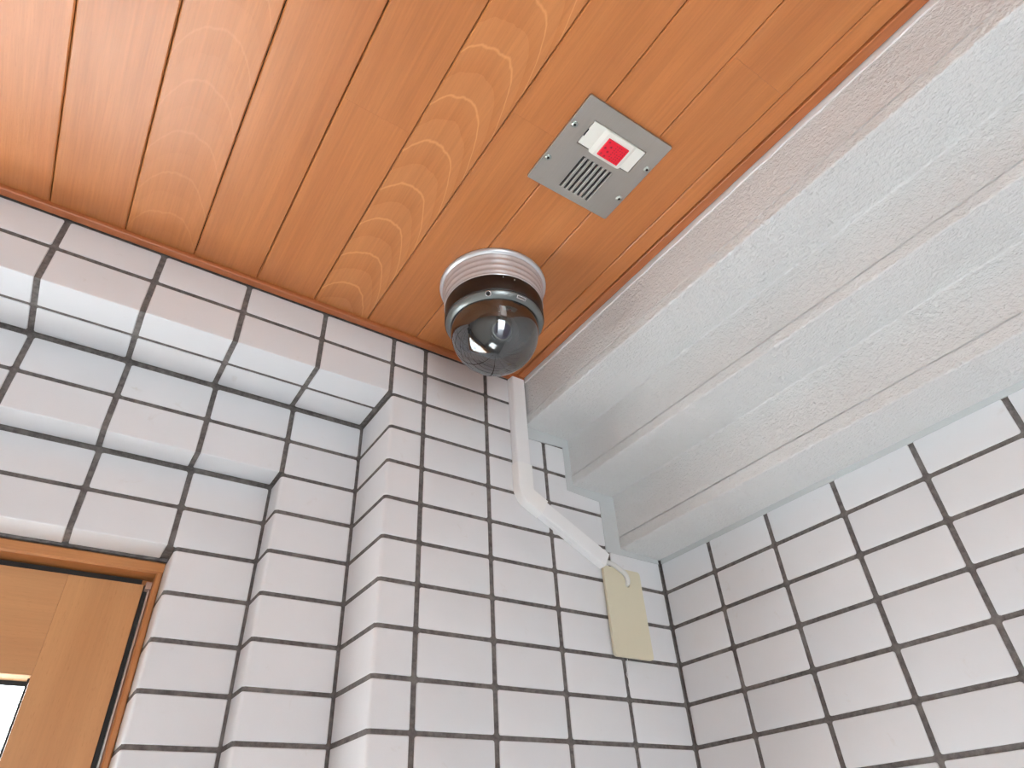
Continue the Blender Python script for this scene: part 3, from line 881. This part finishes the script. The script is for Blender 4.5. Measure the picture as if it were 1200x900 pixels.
# ------------------------------------------------------------------ cable trunking on the wall
duct_t = thing('cable_trunking', (0.1545, 0.0, 0.08), 'white plastic cable trunking running down the tiles with an angled elbow', 'trunking')
DW, DD = 0.0240, 0.0125
def duct_prof(w, d):      # (across, out) section with a cover lip line
    h = w / 2; c = 0.0016
    return [(-h, 0.0), (-h, d * 0.42), (-h + 0.0006, d * 0.44), (-h + 0.0006, d * 0.50), (-h + 0.0002, d * 0.52), (-h + 0.0006, d - c), (-h + c + 0.0006, d),
            (h - c - 0.0006, d), (h - 0.0006, d - c), (h - 0.0002, d * 0.52), (h - 0.0006, d * 0.50), (h - 0.0006, d * 0.44), (h, d * 0.42), (h, 0.0)]
def duct_run(p0, p1, w, d, cut=None):
    """from p0 to p1 (x,z) on the wall"""
    m = MB(); P0, P1 = Vector(p0), Vector(p1); dr = (P1 - P0).normalized(); nr = Vector((-dr.y, dr.x))
    sec = duct_prof(w, d); n = len(sec); vs = []
    for P in (P0, P1):
        for a, o in sec: vs.append((P.x + nr.x * a, -0.0004 - o, P.y + nr.y * a))
    m.add(vs, [(i, (i + 1) % n, n + (i + 1) % n, n + i) for i in range(n)]); m.add(vs[:n], [tuple(range(n))]); m.add(vs[n:], [tuple(range(n - 1, -1, -1))])
    return m
ax = 0.1525
E0 = (ax, 0.1010)                         # bend point
dv = Vector((0.123, -0.0662)).normalized()
B0 = Vector((ax, 0.0968))
dend = B0 + dv * 0.150
duct_run((ax, 0.2936), (ax, 0.1290), DW, DD).build('straight_run', M['duct'], duct_t)
duct_run(tuple(B0 + dv * 0.020), tuple(dend), DW * 0.98, DD).build('angled_run', M['duct'], duct_t)
# elbow: a swept, slightly larger shell with rounded outer corner
m = MB(); pts = [Vector((ax, 0.1420)), Vector((ax, B0.y + 0.0095))]
for i in range(1, 8):
    t = i / 8; a = Vector((ax, B0.y + 0.0095)); b = B0; c = B0 + dv * 0.0095
    pts.append(a * (1 - t) ** 2 + b * 2 * t * (1 - t) + c * t * t)
pts += [B0 + dv * 0.0095, B0 + dv * 0.0330]
sec = [(-0.0131, 0), (-0.0131, 0.0110), (-0.0120, 0.0136), (-0.0100, 0.0142), (0.0100, 0.0142), (0.0120, 0.0136), (0.0131, 0.0110), (0.0131, 0)]
vs = []; fs = []; n = len(sec)
for i, p in enumerate(pts):
    d = (pts[min(i + 1, len(pts) - 1)] - pts[max(i - 1, 0)]).normalized(); nr = Vector((-d.y, d.x))
    for a, o in sec: vs.append((p.x + nr.x * a, -0.0004 - o, p.y + nr.y * a))
for i in range(len(pts) - 1):
    for k in range(n):
        a = i * n + k; b = i * n + (k + 1) % n; fs.append((a, b, b + n, a + n))
m.add(vs, fs); m.add(vs[:n], [tuple(range(n))]); m.add(vs[-n:], [tuple(range(n - 1, -1, -1))])
m.build('elbow', M['elbow'], duct_t, angle=math.radians(35))

# ------------------------------------------------------------------ blank plate, its cable and a loose thread
bp_t = thing('blank_plate', (0.3145, 0.0, -0.1010), 'cream plastic blanking plate with rounded corners on the tiles by the corner', 'wall plate')
me = curve_plate(rrect(-0.0340, 0.0340, -0.0600, 0.0600, 0.0045), [rrect(0.0030, 0.0105, -0.0440, -0.0345, 0.0030)], 0.0022, 0.0014, 'cover')
me.materials.append(M['cream'])
cov = link('cover', me, bp_t, (0.3140, -0.0046, -0.0405), (-PI / 2, 0, 0))
for p in me.polygons: p.use_smooth = False
mb = MB(); mb.box(0.2830, 0.3450, -0.0028, -0.0004, -0.0975, 0.0165)
mb.build('backing', M['cream'], bp_t)
mb = MB(); mb.box(0.3172, 0.3248, -0.0032, -0.0028, -0.0062, 0.0040)
mb.build('cable_hole', M['black'], bp_t)
def bez(P, n=24):
    out = []
    Q = [Vector(p) for p in P]
    for i in range(len(Q) - 1):
        p0 = Q[max(i - 1, 0)]; p1 = Q[i]; p2 = Q[i + 1]; p3 = Q[min(i + 2, len(Q) - 1)]
        for k in range(n // 3):
            t = k / (n // 3)
            out.append(0.5 * ((2 * p1) + (p2 - p0) * t + (2 * p0 - 5 * p1 + 4 * p2 - p3) * t * t + (3 * p1 - p0 - 3 * p2 + p3) * t ** 3))
    out.append(Q[-1]); return out
e3 = Vector((dend.x, -0.0065, dend.y))
mb = MB(); mb.tube(bez([e3 + Vector((-dv.x * 0.02, 0, -dv.y * 0.02)), e3, e3 + Vector((0.011, -0.0035, -0.004)), (0.3125, -0.0115, 0.0125), (0.3185, -0.0105, 0.0050), (0.3205, -0.0080, 0.0000), (0.3207, -0.0036, -0.0020)]), 0.0035, 14)
tag(mb.build('cable', M['wire'], org=(0.3125, -0.0115, 0.0125)), 'short pale grey cable bending from the trunking end into the cream plate', 'cable')
mb = MB(); mb.tube(bez([(0.3050, -0.0010, -0.1005), (0.3035, -0.0018, -0.1120), (0.2995, -0.0012, -0.1200), (0.3022, -0.0016, -0.1285), (0.3005, -0.0012, -0.1330), (0.3030, -0.0010, -0.1405)], 18), 0.00035, 6)
tag(mb.build('thread', M['thread'], org=(0.3050, -0.0010, -0.1005)), 'thin frayed white thread hanging below the cream plate', 'thread')
